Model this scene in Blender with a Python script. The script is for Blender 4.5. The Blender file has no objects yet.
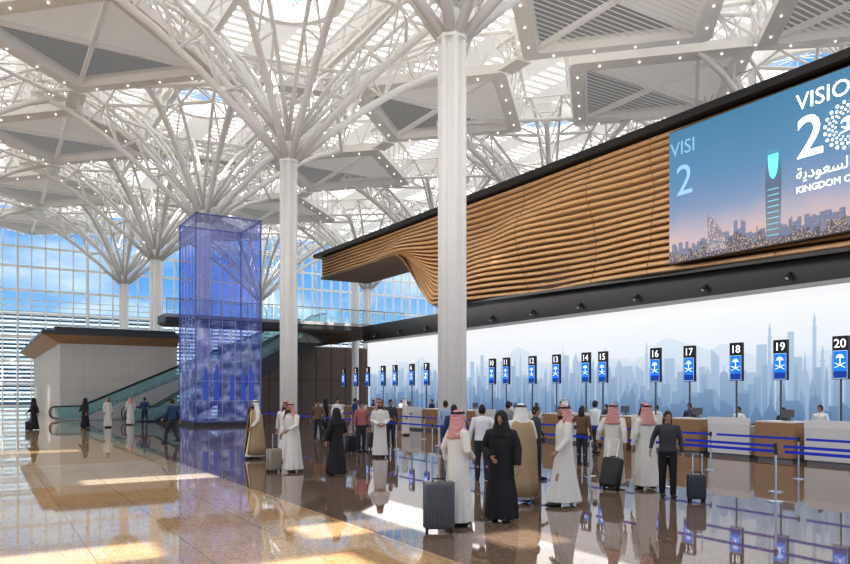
import bpy, math, random
from mathutils import Vector, Matrix
random.seed(7)
D=bpy.data; SC=bpy.context.scene; COL=SC.collection
pi=math.pi
SC.view_settings.view_transform='Standard'
try: SC.view_settings.look='Medium High Contrast'
except Exception as e: print('look',e)
SC.view_settings.exposure=.04

# ------------------------------------------------------------ materials
MATS={}
def mat(name,col=(.8,.8,.8),rough=.5,metal=0.,emis=0.,ecol=None,noise=0.,nscale=8.,alpha=1.,spec=.5):
    if name in MATS: return MATS[name]
    m=D.materials.new(name); m.use_nodes=True; nt=m.node_tree; N=nt.nodes; L=nt.links
    b=N['Principled BSDF']
    b.inputs['Base Color'].default_value=(*col,1); b.inputs['Roughness'].default_value=rough
    b.inputs['Metallic'].default_value=metal; b.inputs['Specular IOR Level'].default_value=spec
    if noise>0:
        tc=N.new('ShaderNodeTexCoord'); nz=N.new('ShaderNodeTexNoise'); nz.inputs['Scale'].default_value=nscale
        mx=N.new('ShaderNodeMix'); mx.data_type='RGBA'
        mx.inputs[6].default_value=(*[c*(1-noise) for c in col],1); mx.inputs[7].default_value=(*[min(1,c*(1+noise)) for c in col],1)
        L.new(tc.outputs['Object'],nz.inputs['Vector']); L.new(nz.outputs['Fac'],mx.inputs[0]); L.new(mx.outputs[2],b.inputs['Base Color'])
    if emis>0:
        b.inputs['Emission Color'].default_value=(*(ecol or col),1); b.inputs['Emission Strength'].default_value=emis
    if alpha<1: b.inputs['Alpha'].default_value=alpha
    MATS[name]=m; return m

def ramp(N,stops):
    r=N.new('ShaderNodeValToRGB'); e=r.color_ramp.elements
    while len(e)<len(stops): e.new(0.5)
    for i,(p,c) in enumerate(stops): e[i].position=p; e[i].color=(*c,1)
    return r

def mat_floor():
    m=D.materials.new('polished_terrazzo'); m.use_nodes=True; N=m.node_tree.nodes; L=m.node_tree.links; b=N['Principled BSDF']
    tc=N.new('ShaderNodeTexCoord'); sp=N.new('ShaderNodeSeparateXYZ'); L.new(tc.outputs['Object'],sp.inputs[0])
    lt=N.new('ShaderNodeMath'); lt.operation='LESS_THAN'; lt.inputs[1].default_value=4.9; L.new(sp.outputs[0],lt.inputs[0])
    yd=N.new('ShaderNodeMath'); yd.operation='DIVIDE'; yd.inputs[1].default_value=17.4; L.new(sp.outputs[1],yd.inputs[0])
    yf=N.new('ShaderNodeMath'); yf.operation='FRACT'; L.new(yd.outputs[0],yf.inputs[0])
    yl=N.new('ShaderNodeMath'); yl.operation='LESS_THAN'; yl.inputs[1].default_value=.3; L.new(yf.outputs[0],yl.inputs[0])
    vo=N.new('ShaderNodeTexVoronoi'); vo.inputs['Scale'].default_value=60; L.new(tc.outputs['Object'],vo.inputs['Vector'])
    sr=ramp(N,[(0,(.50,.46,.43)),(.25,(.88,.86,.84)),(.75,(1.0,1.0,1.0)),(1,(1.35,1.33,1.3))])
    sv=N.new('ShaderNodeSeparateColor'); L.new(vo.outputs['Color'],sv.inputs[0]); L.new(sv.outputs[0],sr.inputs[0])
    br=N.new('ShaderNodeTexBrick'); br.offset=0; br.inputs['Scale'].default_value=1; br.inputs['Brick Width'].default_value=1.2; br.inputs['Row Height'].default_value=1.2
    br.inputs['Mortar Size'].default_value=.008; L.new(tc.outputs['Object'],br.inputs['Vector'])
    br.inputs['Color1'].default_value=(1,1,1,1); br.inputs['Color2'].default_value=(.90,.90,.90,1); br.inputs['Mortar'].default_value=(.55,.55,.55,1)
    tan=N.new('ShaderNodeMix'); tan.data_type='RGBA'; tan.inputs[6].default_value=(.61,.43,.25,1); tan.inputs[7].default_value=(.63,.54,.43,1); L.new(yl.outputs[0],tan.inputs[0])
    base=N.new('ShaderNodeMix'); base.data_type='RGBA'; base.inputs[6].default_value=(.225,.165,.13,1); L.new(tan.outputs[2],base.inputs[7]); L.new(lt.outputs[0],base.inputs[0])
    m1=N.new('ShaderNodeMix'); m1.data_type='RGBA'; m1.blend_type='MULTIPLY'; m1.inputs[0].default_value=1; L.new(base.outputs[2],m1.inputs[6]); L.new(sr.outputs[0],m1.inputs[7])
    m2=N.new('ShaderNodeMix'); m2.data_type='RGBA'; m2.blend_type='MULTIPLY'; m2.inputs[0].default_value=1; L.new(m1.outputs[2],m2.inputs[6]); L.new(br.outputs[0],m2.inputs[7])
    L.new(m2.outputs[2],b.inputs['Base Color']); b.inputs['Roughness'].default_value=.03; b.inputs['Specular IOR Level'].default_value=.62
    b.inputs['IOR'].default_value=1.5
    return m
def mat_emit_grad(name,axis,lo,hi,stops,strength,noise=None):
    m=D.materials.new(name); m.use_nodes=True; N=m.node_tree.nodes; L=m.node_tree.links; b=N['Principled BSDF']
    tc=N.new('ShaderNodeTexCoord'); sp=N.new('ShaderNodeSeparateXYZ'); L.new(tc.outputs['Object'],sp.inputs[0])
    mr=N.new('ShaderNodeMapRange'); mr.inputs[1].default_value=lo; mr.inputs[2].default_value=hi; L.new(sp.outputs[axis],mr.inputs[0])
    src=mr.outputs[0]
    if noise:
        nz=N.new('ShaderNodeTexNoise'); nz.inputs['Scale'].default_value=noise[0]; nz.inputs['Detail'].default_value=4; L.new(tc.outputs['Object'],nz.inputs['Vector'])
        ma=N.new('ShaderNodeMath'); ma.operation='MULTIPLY_ADD'; ma.inputs[1].default_value=noise[1]; L.new(nz.outputs['Fac'],ma.inputs[0]); L.new(mr.outputs[0],ma.inputs[2])
        sb=N.new('ShaderNodeMath'); sb.operation='SUBTRACT'; sb.inputs[1].default_value=noise[1]*.5; L.new(ma.outputs[0],sb.inputs[0]); src=sb.outputs[0]
    r=ramp(N,stops); L.new(src,r.inputs[0])
    L.new(r.outputs[0],b.inputs['Emission Color']); b.inputs['Emission Strength'].default_value=strength
    b.inputs['Base Color'].default_value=(.05,.05,.05,1); b.inputs['Roughness'].default_value=.3
    return m

# ------------------------------------------------------------ geometry builder
class G:
    def __init__(s): s.v=[]; s.f=[]
    def add(s,vs,fs):
        o=len(s.v); s.v+= [tuple(v) for v in vs]; s.f+=[tuple(i+o for i in f) for f in fs]; return s
    def box(s,x0,x1,y0,y1,z0,z1):
        return s.add([(x0,y0,z0),(x1,y0,z0),(x1,y1,z0),(x0,y1,z0),(x0,y0,z1),(x1,y0,z1),(x1,y1,z1),(x0,y1,z1)],
          [(0,3,2,1),(4,5,6,7),(0,1,5,4),(1,2,6,5),(2,3,7,6),(3,0,4,7)])
    def rings(s,rs,cap=True,closed=True):
        n=len(rs[0]); vs=[p for r in rs for p in r]; fs=[]
        for k in range(len(rs)-1):
            for i in range(n if closed else n-1):
                j=(i+1)%n; fs.append((k*n+i,k*n+j,(k+1)*n+j,(k+1)*n+i))
        if cap and closed: fs.append(tuple(range(n-1,-1,-1))); fs.append(tuple((len(rs)-1)*n+i for i in range(n)))
        return s.add(vs,fs)
    def tube(s,pts,rad,n=6,cap=True,flat=None):
        pts=[Vector(p) for p in pts]; 
        if not isinstance(rad,(list,tuple)): rad=[rad]*len(pts)
        rs=[]; ref=None
        for i,p in enumerate(pts):
            t=(pts[min(i+1,len(pts)-1)]-pts[max(i-1,0)]); 
            if t.length<1e-9: t=Vector((0,0,1))
            t.normalize()
            if ref is None:
                ref=Vector((0,0,1)) if abs(t.z)<.9 else Vector((0,1,0))
            a=t.cross(ref)
            if a.length<1e-4: a=t.orthogonal()
            a.normalize(); b=t.cross(a).normalized(); ref=b*-1 if b.dot(ref)<0 else b
            b=ref; a=b.cross(t)
            rs.append([p+(a*math.cos(2*pi*k/n)+b*math.sin(2*pi*k/n))*rad[i] for k in range(n)])
        return s.rings(rs,cap)
    def ell(s,c,r,nu=12,nv=8,fn=None):
        vs=[];fs=[]
        for j in range(1,nv):
            th=pi*j/nv
            for i in range(nu):
                ph=2*pi*i/nu; p=Vector((r[0]*math.sin(th)*math.cos(ph),r[1]*math.sin(th)*math.sin(ph),r[2]*math.cos(th)))
                if fn: p=fn(p)
                vs.append(p+Vector(c))
        top=Vector((0,0,r[2])); bot=Vector((0,0,-r[2]))
        vs+= [Vector(c)+top,Vector(c)+bot]; T=len(vs)-2;Bt=len(vs)-1
        for j in range(nv-2):
            for i in range(nu):
                k=(i+1)%nu; fs.append((j*nu+i,(j+1)*nu+i,(j+1)*nu+k,j*nu+k))
        for i in range(nu):
            k=(i+1)%nu; fs.append((T,i,k)); fs.append((Bt,(nv-2)*nu+k,(nv-2)*nu+i))
        return s.add(vs,fs)
    def cyl(s,c,r,z0,z1,n=20,r2=None):
        r2=r if r2 is None else r2
        return s.rings([[(c[0]+rr*math.cos(2*pi*i/n),c[1]+rr*math.sin(2*pi*i/n),z) for i in range(n)] for rr,z in((r,z0),(r2,z1))])
    def mesh(s,name):
        m=D.meshes.new(name); m.from_pydata(s.v,[],s.f); m.update(); return m

def obj(name,data,m=None,parent=None,smooth=False,loc=(0,0,0),rot=0,label=None,cat=None,kind=None,group=None,bevel=0,solid=0):
    if isinstance(data,G): data=data.mesh(name)
    o=D.objects.new(name,data); COL.objects.link(o)
    if m is not None and data is not None and len(data.materials)==0: data.materials.append(m)
    if smooth and data is not None: data.polygons.foreach_set('use_smooth',[True]*len(data.polygons))
    o.location=loc; o.rotation_euler=(0,0,rot)
    if parent: o.parent=parent
    if label: o['label']=label
    if cat: o['category']=cat
    if kind: o['kind']=kind
    if group: o['group']=group
    if bevel: b=o.modifiers.new('bevel','BEVEL'); b.width=bevel; b.segments=2; b.limit_method='ANGLE'
    if solid: b=o.modifiers.new('thick','SOLIDIFY'); b.thickness=solid
    return o
def empty(name,loc,rot,label,cat,group=None,kind=None):
    return obj(name,None,loc=loc,rot=rot,label=label,cat=cat,group=group,kind=kind)
def copy_thing(root,loc,rot=None,scale=None,label=None):
    r=root.copy(); COL.objects.link(r); r.location=loc
    if rot is not None: r.rotation_euler=(0,0,rot)
    if scale: r.scale=scale
    if label: r['label']=label
    def rec(a,b):
        for c in list(a.children):
            if c.name not in COL.objects: continue
            d=c.copy(); COL.objects.link(d); d.parent=b; rec(c,d)
    rec(root,r); return r
def evaluated(o,name):
    dg=bpy.context.evaluated_depsgraph_get(); dg.update()
    return D.meshes.new_from_object(o.evaluated_get(dg),depsgraph=dg)
def remesh(g,vox,name,smooth=2):
    me=g.mesh(name+'_tmp'); o=D.objects.new('tmp',me); COL.objects.link(o)
    r=o.modifiers.new('r','REMESH'); r.mode='VOXEL'; r.voxel_size=vox
    s=o.modifiers.new('s','SMOOTH'); s.iterations=smooth; s.factor=.5
    bpy.context.view_layer.update(); m=evaluated(o,name); D.objects.remove(o); D.meshes.remove(me); m.name=name; return m
def text_mesh(body,size,name='text',ext=.004,align='LEFT',bold=0):
    c=D.curves.new('t','FONT'); c.body=body; c.size=size; c.extrude=ext; c.align_x=align; c.offset=bold; c.resolution_u=3
    o=D.objects.new('t',c); COL.objects.link(o); bpy.context.view_layer.update()
    m=evaluated(o,name); D.objects.remove(o); D.curves.remove(c); m.name=name; m.materials.clear(); return m
WALLROT=Matrix(((0,0,-1),(-1,0,0),(0,1,0)))
def bake(me,M3,off=(0,0,0)):
    M4=M3.to_4x4(); M4.translation=Vector(off); me.transform(M4); return me

# ------------------------------------------------------------ base materials
WHITE=mat('white_painted_steel',(.87,.86,.84),.35,noise=.02,nscale=2,emis=.06,ecol=(1,.98,.95))  # faint emission lightens the steel: painted-in light, not a lamp
WHITE2=mat('white_tube_steel',(.87,.86,.84),.4,noise=.03,nscale=3,emis=.02,ecol=(1,.98,.95))  # trace of emission brightens the tubes, which are no lamps
LOUV=mat('grey_louver',(.60,.59,.57),.5,noise=.06,nscale=3,emis=.20,ecol=(.9,.88,.86))  # emission stands in for light on the dark louver undersides
BLACK=mat('black_panel',(.012,.012,.014),.35,noise=.2)
DARK=mat('dark_grey_cladding',(.05,.052,.06),.4,noise=.1)
CHROME=mat('brushed_steel',(.6,.62,.65),.22,1.,noise=.05,nscale=20)
BLUE=mat('blue_belt',(.01,.03,.42),.5,noise=.05,emis=.15,ecol=(.01,.04,.7))
STONE=mat('pale_stone_cladding',(.60,.57,.53),.5,noise=.08,nscale=.7)
LAMP=mat('downlight_lens',(1,.95,.85),.5,emis=1.3,ecol=(1,.95,.88),noise=.02)
def mat_wood(name,c1,c2,axis_scale=(.15,.15,6)):
    m=D.materials.new(name); m.use_nodes=True; N=m.node_tree.nodes; L=m.node_tree.links; b=N['Principled BSDF']
    tc=N.new('ShaderNodeTexCoord'); mp=N.new('ShaderNodeMapping'); mp.inputs['Scale'].default_value=axis_scale; nz=N.new('ShaderNodeTexNoise'); nz.inputs['Scale'].default_value=5; nz.inputs['Detail'].default_value=5
    L.new(tc.outputs['Object'],mp.inputs[0]); L.new(mp.outputs[0],nz.inputs['Vector']); r=ramp(N,[(.3,c1),(.7,c2)]); L.new(nz.outputs['Fac'],r.inputs[0]); L.new(r.outputs[0],b.inputs['Base Color']); b.inputs['Roughness'].default_value=.45
    return m
WOOD=mat_wood('warm_timber_slats',(.37,.225,.115),(.47,.30,.165))
WOOD2=mat_wood('brown_timber_desk',(.30,.17,.09),(.44,.27,.15),(1,1,8))
def mat_glass(name,col,trans,rough=.02,emis=0,ecol=None):
    m=D.materials.new(name); m.use_nodes=True; N=m.node_tree.nodes; L=m.node_tree.links; b=N['Principled BSDF']; out=N['Material Output']
    b.inputs['Base Color'].default_value=(*col,1); b.inputs['Roughness'].default_value=rough
    if emis: b.inputs['Emission Color'].default_value=(*(ecol or col),1); b.inputs['Emission Strength'].default_value=emis
    t=N.new('ShaderNodeBsdfTransparent'); t.inputs[0].default_value=(*[min(1,.55+c*.6) for c in col],1); mx=N.new('ShaderNodeMixShader'); mx.inputs[0].default_value=1-trans
    L.new(t.outputs[0],mx.inputs[1]); L.new(b.outputs[0],mx.inputs[2]); L.new(mx.outputs[0],out.inputs[0]); return m
GLASS=mat_glass('clear_glazing',(.55,.70,.85),.9)
TEAL=mat_glass('teal_balustrade_glass',(.45,.62,.62),.8)

# ------------------------------------------------------------ setting
obj('floor',G().box(-60,80,-30,105,-.3,0),mat_floor(),label='polished speckled terrazzo floor in tan and brown-grey',cat='floor',kind='structure')
obj('ground',G().box(-200,300,105,400,-.4,-.1),mat('outdoor_paving',(.4,.4,.38),.8,noise=.1),label='pale paving outside the glazed facade',cat='ground',kind='structure')

TREES=[(14.5,21.6),(14.5,37.8),(14.5,55.5),(14.5,73.1),(14.5,91.3),(-6.5,38),(-6.5,55.5),(-6.5,73),(-6.5,91),(41,46),(41,63),(41,80),(48,28),(33,97)]
sun_slots=[(-8,-5,-8,-7),(-5,-3,-6,-5),(-9,-7,-6,-5),(-3,-2,-8,-7),(-10,-6,12,13),(-7,-4,2,3)]  # unseen roof openings added so sun patches fall on the floor
g=G()
for i in range(-60,78):  # roof carried far left, out of view, to hold back the sun
    for j in range(-30,105):
        cx,cy=i+.5,j+.5
        if any((cx-tx-.4)**2+(cy-ty-1)**2<8.5 for tx,ty in TREES): continue
        if any(a<cx<b and c<cy<d for a,b,c,d in sun_slots): continue
        o=len(g.v); g.v+=[(i,j,25.6),(i+1,j,25.6),(i+1,j+1,25.6),(i,j+1,25.6)]; g.f.append((o,o+1,o+2,o+3))
m=D.materials.new('slatted_glowing_roof'); m.use_nodes=True; N=m.node_tree.nodes; L=m.node_tree.links; b=N['Principled BSDF']
tc=N.new('ShaderNodeTexCoord'); sp=N.new('ShaderNodeSeparateXYZ'); L.new(tc.outputs['Object'],sp.inputs[0])
def stripe(out,period,frac):
    a=N.new('ShaderNodeMath'); a.operation='DIVIDE'; a.inputs[1].default_value=period; L.new(out,a.inputs[0])
    f=N.new('ShaderNodeMath'); f.operation='FRACT'; L.new(a.outputs[0],f.inputs[0])
    c=N.new('ShaderNodeMath'); c.operation='LESS_THAN'; c.inputs[1].default_value=frac; L.new(f.outputs[0],c.inputs[0]); return c.outputs[0]
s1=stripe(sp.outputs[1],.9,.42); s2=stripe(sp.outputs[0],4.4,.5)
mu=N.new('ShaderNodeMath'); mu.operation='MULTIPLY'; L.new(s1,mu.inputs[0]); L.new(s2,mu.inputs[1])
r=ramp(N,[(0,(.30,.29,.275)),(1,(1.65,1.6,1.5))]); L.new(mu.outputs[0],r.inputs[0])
L.new(r.outputs[0],b.inputs['Emission Color']); b.inputs['Emission Strength'].default_value=1.18; b.inputs['Base Color'].default_value=(.6,.6,.6,1)  # daylight through the roof painted as emission stripes on opaque panels
obj('ceiling',g,m,label='pale slatted roof soffit with painted-in daylight glow and round skylights',cat='ceiling',kind='structure')

# ------------------------------------------------------------ tree columns
RC=[(-8.85,8.7),(-8.85,-8.7),(13.8,8.9),(13.8,-8.9)]
def ray_R(a):
    best=11.5 if abs(math.cos(a))>.7 else 8.7
    for cx,cy in RC:
        t=.5
        while t<best:
            if abs(t*math.cos(a)-cx)+abs(t*math.sin(a)-cy)<7.5: best=t; break
            t+=.05
    return best
NB=8; SEG=5
angs=[2*pi*k/NB for k in range(NB)]
RR={round(a,3):ray_R(a) for a in angs}
def ell_R(a): return RR[round(a,3)]
def low(a,t): R=ell_R(a); r=.45+(R-.45)*t; return Vector((r*math.cos(a),r*math.sin(a),14.9+7.5*(1-(1-t)**1.4)))
def upp(a,t,side):
    R=ell_R(a); r=.25+(R-.25)*t; z=15.9+8.2*(1-(1-t)**1.6); w=(.15+1.0*t)*side
    return Vector((r*math.cos(a)-w*math.sin(a),r*math.sin(a)+w*math.cos(a),z))
tree=empty('tree_column',(TREES[0][0],TREES[0][1],0),0,'tall white ribbed steel column branching into a lattice canopy','column',group='branching steel roof columns')
g=G()
for k in range(6):
    a=k*pi/3+.2; g.cyl((.40*math.cos(a),.40*math.sin(a)),.13,0.0,15.6,12)
g.cyl((0,0),.37,0,15,16)
obj('column_shaft',g,WHITE,tree,smooth=True)
g=G(); g.cyl((0,0),.62,0,.12,24); obj('base_plate',g,CHROME,tree)
g=G(); g.cyl((0,0),.54,14.7,14.82,24,.55); g.cyl((0,0),.36,15.1,16.6,16,.2); obj('capital',g,WHITE,tree)
for a in angs:
    g=G()
    lows=[low(a,t/SEG) for t in range(SEG+1)]; u1=[upp(a,t/SEG,1) for t in range(SEG+1)]; u2=[upp(a,t/SEG,-1) for t in range(SEG+1)]
    g.tube(lows,.20,8); g.tube(u1,.12,7); g.tube(u2,.12,7)
    for i in range(1,SEG+1):
        mid=lows[i-1].lerp(lows[i],.5)
        for u in(u1,u2):
            if i>1: g.tube([mid,u[i]],.065,5,False); g.tube([mid,u[i-1]],.065,5,False)
        if i>2: g.tube([u1[i],u2[i]],.065,5,False)
    obj('branch',g,WHITE2,tree,smooth=True)
g=G()
for t in (3/5,1.0):
    for i in range(NB):
        a,b=angs[i],angs[(i+1)%NB]
        A_,B_=low(a,t),low(b,t); U,V=upp(a,t,1),upp(b,t,-1)
        if t>.9: g.tube([A_,B_],.14,6,False)
        g.tube([U,V],.12,6,False)
        if t>.9:
            for q in range(3): 
                g.tube([A_.lerp(B_,q/3),U.lerp(V,(q+.5)/3)],.06,4,False); g.tube([U.lerp(V,(q+.5)/3),A_.lerp(B_,(q+1)/3)],.06,4,False)
for i in range(NB):
    a,b=angs[i],angs[(i+1)%NB]
    g.tube([upp(a,3/5,1),upp(b,1,-1)],.08,5,False); g.tube([upp(b,3/5,-1),upp(a,1,1)],.08,5,False)
obj('ring_bracing',g,WHITE2,tree)
g=G(); rs=[]
for rr,z in((2.7,24.4),(3.2,24.4),(3.2,25.7),(2.7,25.7),(2.7,24.4)):
    rs.append([(.4+rr*math.cos(2*pi*i/40),1+rr*math.sin(2*pi*i/40),z) for i in range(40)])
g.rings(rs,False); 
for k in range(6): 
    a=k*pi/6; g.tube([(.4+2.8*math.cos(a),1+2.8*math.sin(a),25.3),(.4-2.8*math.cos(a),1-2.8*math.sin(a),25.3)],.04,4)
obj('oculus_ring',g,WHITE,tree)
for x,y in TREES[1:]: copy_thing(tree,(x,y,0),scale=((-1,1,1) if x<0 else None))
obj('steel_column',G().cyl((0,0),.33,0,13,20),WHITE,loc=(29.5,60,0),smooth=False,label='plain round white steel column near the glazed facade',cat='column')
COFF=[(5.65,46.3),(5.65,64.6),(5.65,82.6),(5.65,28.6),(28.3,26.7),(28.3,43.7),(28.3,60.8),(28.3,78),(38.6,33.2),(39.2,18.5),(-17,46),(-17,64.6),(-17,82.6),(52,40),(52,58),(5.65,99),(24,92)]
HD=6.4
def dia(h,z,rc=.8,n=4):
    pts=[]
    for k in range(4):
        a=k*pi/2; c=Vector((h*math.cos(a),h*math.sin(a),0)); d1=Vector((math.cos(a-pi/2),math.sin(a-pi/2),0))-c.normalized(); d2=Vector((math.cos(a+pi/2),math.sin(a+pi/2),0))-c.normalized()
        p0=c+d1.normalized()*rc; p2=c+d2.normalized()*rc
        for i in range(n):
            t=i/(n-1); p=p0*(1-t)**2+c*2*t*(1-t)+p2*t*t; pts.append((p.x,p.y,z))
    return pts
cof=empty('ceiling_coffer',(COFF[0][0],COFF[0][1],0),0,'diamond-shaped white ceiling frame filled with grey louvers','ceiling panel',group='diamond ceiling coffers')
g=G(); g.rings([dia(HD+1.2,22.3,.5),dia(HD-.15,22.2,.3),dia(HD-.3,22.9,.3),dia(HD+1.2,22.9,.5),dia(HD+1.2,22.3,.5)],False)
obj('coffer_frame',g,WHITE2,cof)
g=G(); h=HD-.25
def quad_slat(g,p,q,z0,z1,off):
    p=Vector(p);q=Vector(q); g.add([(p.x,p.y,z0),(q.x,q.y,z0),(q.x+off[0],q.y+off[1],z1),(p.x+off[0],p.y+off[1],z1)],[(0,1,2,3)])
m_=16
for k in range(4):
    a=k*pi/2; e1=Vector((math.cos(a),math.sin(a),0))*h; e2=Vector((math.cos(a+pi/2),math.sin(a+pi/2),0))*h
    for i in range(m_):
        t=(i+.5)/m_
        if k%2: p=e1*t; q=e1*t+e2*(1-t)
        else: p=e2*t; q=e2*t+e1*(1-t)
        d=(e1 if k%2 else e2).normalized()*.24
        quad_slat(g,p,q,22.6,22.7,(d.x,d.y))
obj('louver_panel',g,LOUV,cof)
g=G(); g.add([(h,0,22.88),(0,h,22.88),(-h,0,22.88),(0,-h,22.88)],[(0,1,2,3)]); obj('backing_panel',g,mat('grey_backing',(.18,.18,.18),.7,emis=.11,ecol=(.9,.9,.9),noise=.05),cof)  # backing glows slightly to brighten the coffer; no lamp behind it
g=G(); g.box(-h,h,-.12,.12,22.4,22.7); g.box(-.12,.12,-h,h,22.4,22.7); obj('cross_rib',g,WHITE,cof)
g=G(); o1=HD+1.2; o2=HD+1.7
for k in range(4):
    a=k*pi/2; p=Vector((math.cos(a),math.sin(a),0)); q=Vector((math.cos(a+pi/2),math.sin(a+pi/2),0)); n=7
    g.tube([p*o2+Vector((0,0,24.7)),q*o2+Vector((0,0,24.7))],.14,6)
    for i in range(n):
        A=(p*o1).lerp(q*o1,i/n)+Vector((0,0,22.8)); B=(p*o2).lerp(q*o2,(i+.5)/n)+Vector((0,0,24.7)); C=(p*o1).lerp(q*o1,(i+1)/n)+Vector((0,0,22.8))
        g.tube([A,B],.07,5,False); g.tube([B,C],.07,5,False)
obj('edge_truss',g,WHITE2,cof)
lm=G().cyl((0,0),.06,-.05,0,10).mesh('downlight'); lm.materials.append(LAMP)
for k in range(4):
    a=k*pi/2; p=Vector((math.cos(a),math.sin(a),0))*(HD+.55); q=Vector((math.cos(a+pi/2),math.sin(a+pi/2),0))*(HD+.55)
    for t in (.14,.38,.62,.86):
        c=p.lerp(q,t); obj('downlight',lm,None,cof,loc=(c.x,c.y,22.22))
for x,y in COFF[1:]: copy_thing(cof,(x,y,0))
def truss(name,p,q,label,group,z=22.4,h=1.3,w=.7,n=8,plate=.4):
    p=Vector((*p,0));q=Vector((*q,0)); L_=(q-p).length; ang=math.atan2(q.y-p.y,q.x-p.x)
    g=G(); 
    for s in(-w,w): g.tube([(0,s,z+h),(L_,s,z+h)],.12,6)
    g.box(0,L_,-plate,plate,z-.12,z+.12)
    for i in range(n):
        x0=L_*i/n; x1=L_*(i+.5)/n; x2=L_*(i+1)/n
        for s in(-w,w): g.tube([(x0,s,z+h),(x1,0,z)],.06,5,False); g.tube([(x1,0,z),(x2,s,z+h)],.06,5,False)
        g.tube([(x0,-w,z+h),(x2,w,z+h)],.05,4,False)
    return obj(name,g,WHITE2,loc=(p.x,p.y,0),rot=ang,label=label,cat='truss',group=group)
TL='white tubular steel roof truss between ceiling coffers'
for X,Ys in((5.65,(28.6,46.3,64.6,82.6,99)),(28.3,(26.7,43.7,60.8,78,95)),(-17,(46,64.6,82.6))):
    for a,b in zip(Ys[:-1],Ys[1:]): truss('roof_truss',(X,a+HD+1.2),(X,b-HD-1.2),TL,'tubular roof trusses',n=2,plate=.55)
for Y in (46.6,64.3,82,99):
    truss('roof_truss',(5.65+HD+1.2,Y),(28.3-HD-1.2,Y-1.5),TL,'tubular roof trusses',n=6,plate=.5)
for X in (12.2,20.0):
    truss('roof_truss',(X,20),(X,104),'long straight white steel roof truss above the columns','long roof trusses',z=24.0,h=1.1,w=.5,n=24,plate=.2)

# ------------------------------------------------------------ far glazed facade
g=G(); win=obj('window_1',G().box(-60,80,104.9,104.94,0,25),GLASS,label='tall glazed curtain wall of the terminal facade',cat='window',kind='structure')
g=G()
x=-60
while x<=80: g.box(x-.07,x+.07,104.3,104.8,0,25); x+=1.6
obj('mullion',g,WHITE,win,kind='stuff')
g=G()
for z in (.3,3,6,9,12,15,18,20.5,23): g.box(-60,80,104.4,104.75,z-.13,z+.13)
z=1.
while z<14: g.box(-60,80,104.6,104.7,z-.05,z+.05); z+=.75
obj('transom',g,WHITE,win,kind='stuff')
g=G()
x=-60
while x<=80:
    g.tube([(x,103.4,0),(x,102.6,12),(x,103.4,25)],.11,6); 
    for z in range(1,25,2):
        yy=103.4-.8*(1-abs(z-12)/12); g.tube([(x,yy,z),(x,104.3,z+1)],.04,4,False)
    x+=8
obj('wind_truss',g,WHITE2,win,kind='stuff')
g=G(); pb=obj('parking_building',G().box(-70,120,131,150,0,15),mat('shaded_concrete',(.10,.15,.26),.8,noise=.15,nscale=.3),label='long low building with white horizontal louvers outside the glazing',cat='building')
g=G()
for i in range(22): g.box(-70,120,130,131,.5+i*.66,.5+i*.66+.30)
obj('louver_band',g,mat('white_louver_fins',(.85,.87,.9),.6,noise=.03),pb)

# ------------------------------------------------------------ counter hall wall
XW=25
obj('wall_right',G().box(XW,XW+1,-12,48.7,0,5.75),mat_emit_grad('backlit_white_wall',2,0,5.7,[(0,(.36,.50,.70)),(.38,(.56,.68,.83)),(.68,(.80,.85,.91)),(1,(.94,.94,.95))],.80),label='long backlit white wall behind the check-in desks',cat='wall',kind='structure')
def skyline(name,x,lo,hi,base,wmin,wmax,col,seed,em,towers=0.12,mount=False):
    rnd=random.Random(seed); g=G(); y=-12
    if mount:
        pts=[]
        while y<48.5:
            pts.append((y,base+hi*(.40+.22*abs(math.sin(y*.31+1))+.25*math.sin(y*.57+seed)+.12*math.sin(y*1.9)+.1*rnd.random()))); y+=.45
        for (a,za),(b,zb) in zip(pts[:-1],pts[1:]): g.add([(x,a,.6),(x,b,.6),(x,b,zb),(x,a,za)],[(0,1,2,3)])
    while y<48 and not mount:
        w=rnd.uniform(wmin,wmax); h=rnd.uniform(lo,hi); 
        if rnd.random()<towers: h*=1.35; w*=.6
        t=rnd.random(); y1=min(y+w,48.5)
        zt=base+h; c=(y+y1)/2
        if t<.42: g.add([(x,y,.6),(x,y1,.6),(x,y1,zt),(x,y,zt)],[(0,1,2,3)])
        elif t<.56: g.add([(x,y,.6),(x,y1,.6),(x,y1,zt-.3),(x,c,zt+.15),(x,y,zt-.3)],[(0,1,2,3,4)])
        elif t<.64: g.add([(x,y,.6),(x,y1,.6),(x,y1,zt),(x,y,zt-.35)],[(0,1,2,3)])
        elif t<.76:
            rr=max(w*.5,.2); dome=[(x,c+rr*math.cos(q),zt-.5+rr*1.1*math.sin(q)) for q in [pi*i/10 for i in range(11)]]
            g.add([(x,c-rr,.6),(x,c+rr,.6)]+dome,[tuple(range(13))])
            g.add([(x,c-.02,zt-.5),(x,c+.02,zt-.5),(x,c+.02,zt-.3+rr*1.2),(x,c-.02,zt-.3+rr*1.2)],[(0,1,2,3)])
        elif t<.9:
            g.add([(x,c-.07,.6),(x,c+.07,.6),(x,c+.07,zt),(x,c+.10,zt+.04),(x,c+.05,zt+.1),(x,c+.05,zt+.35),(x,c,zt+.6),(x,c-.05,zt+.35),(x,c-.05,zt+.1),(x,c-.10,zt+.04),(x,c-.07,zt)],[tuple(range(11))])
        else:
            g.add([(x,y,.6),(x,y1,.6),(x,y1,zt-.5),(x,c+.06,zt-.1),(x,c,zt+.6),(x,c-.06,zt-.1),(x,y,zt-.5)],[(0,1,2,3,4,5,6)])
        y=y1+rnd.uniform(-.12,.15)
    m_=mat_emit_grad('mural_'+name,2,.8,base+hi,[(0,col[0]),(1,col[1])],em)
    return g,m_
mural=empty('skyline_mural',(0,0,0),0,'pale blue city skyline graphic printed on the backlit wall','mural')
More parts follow.
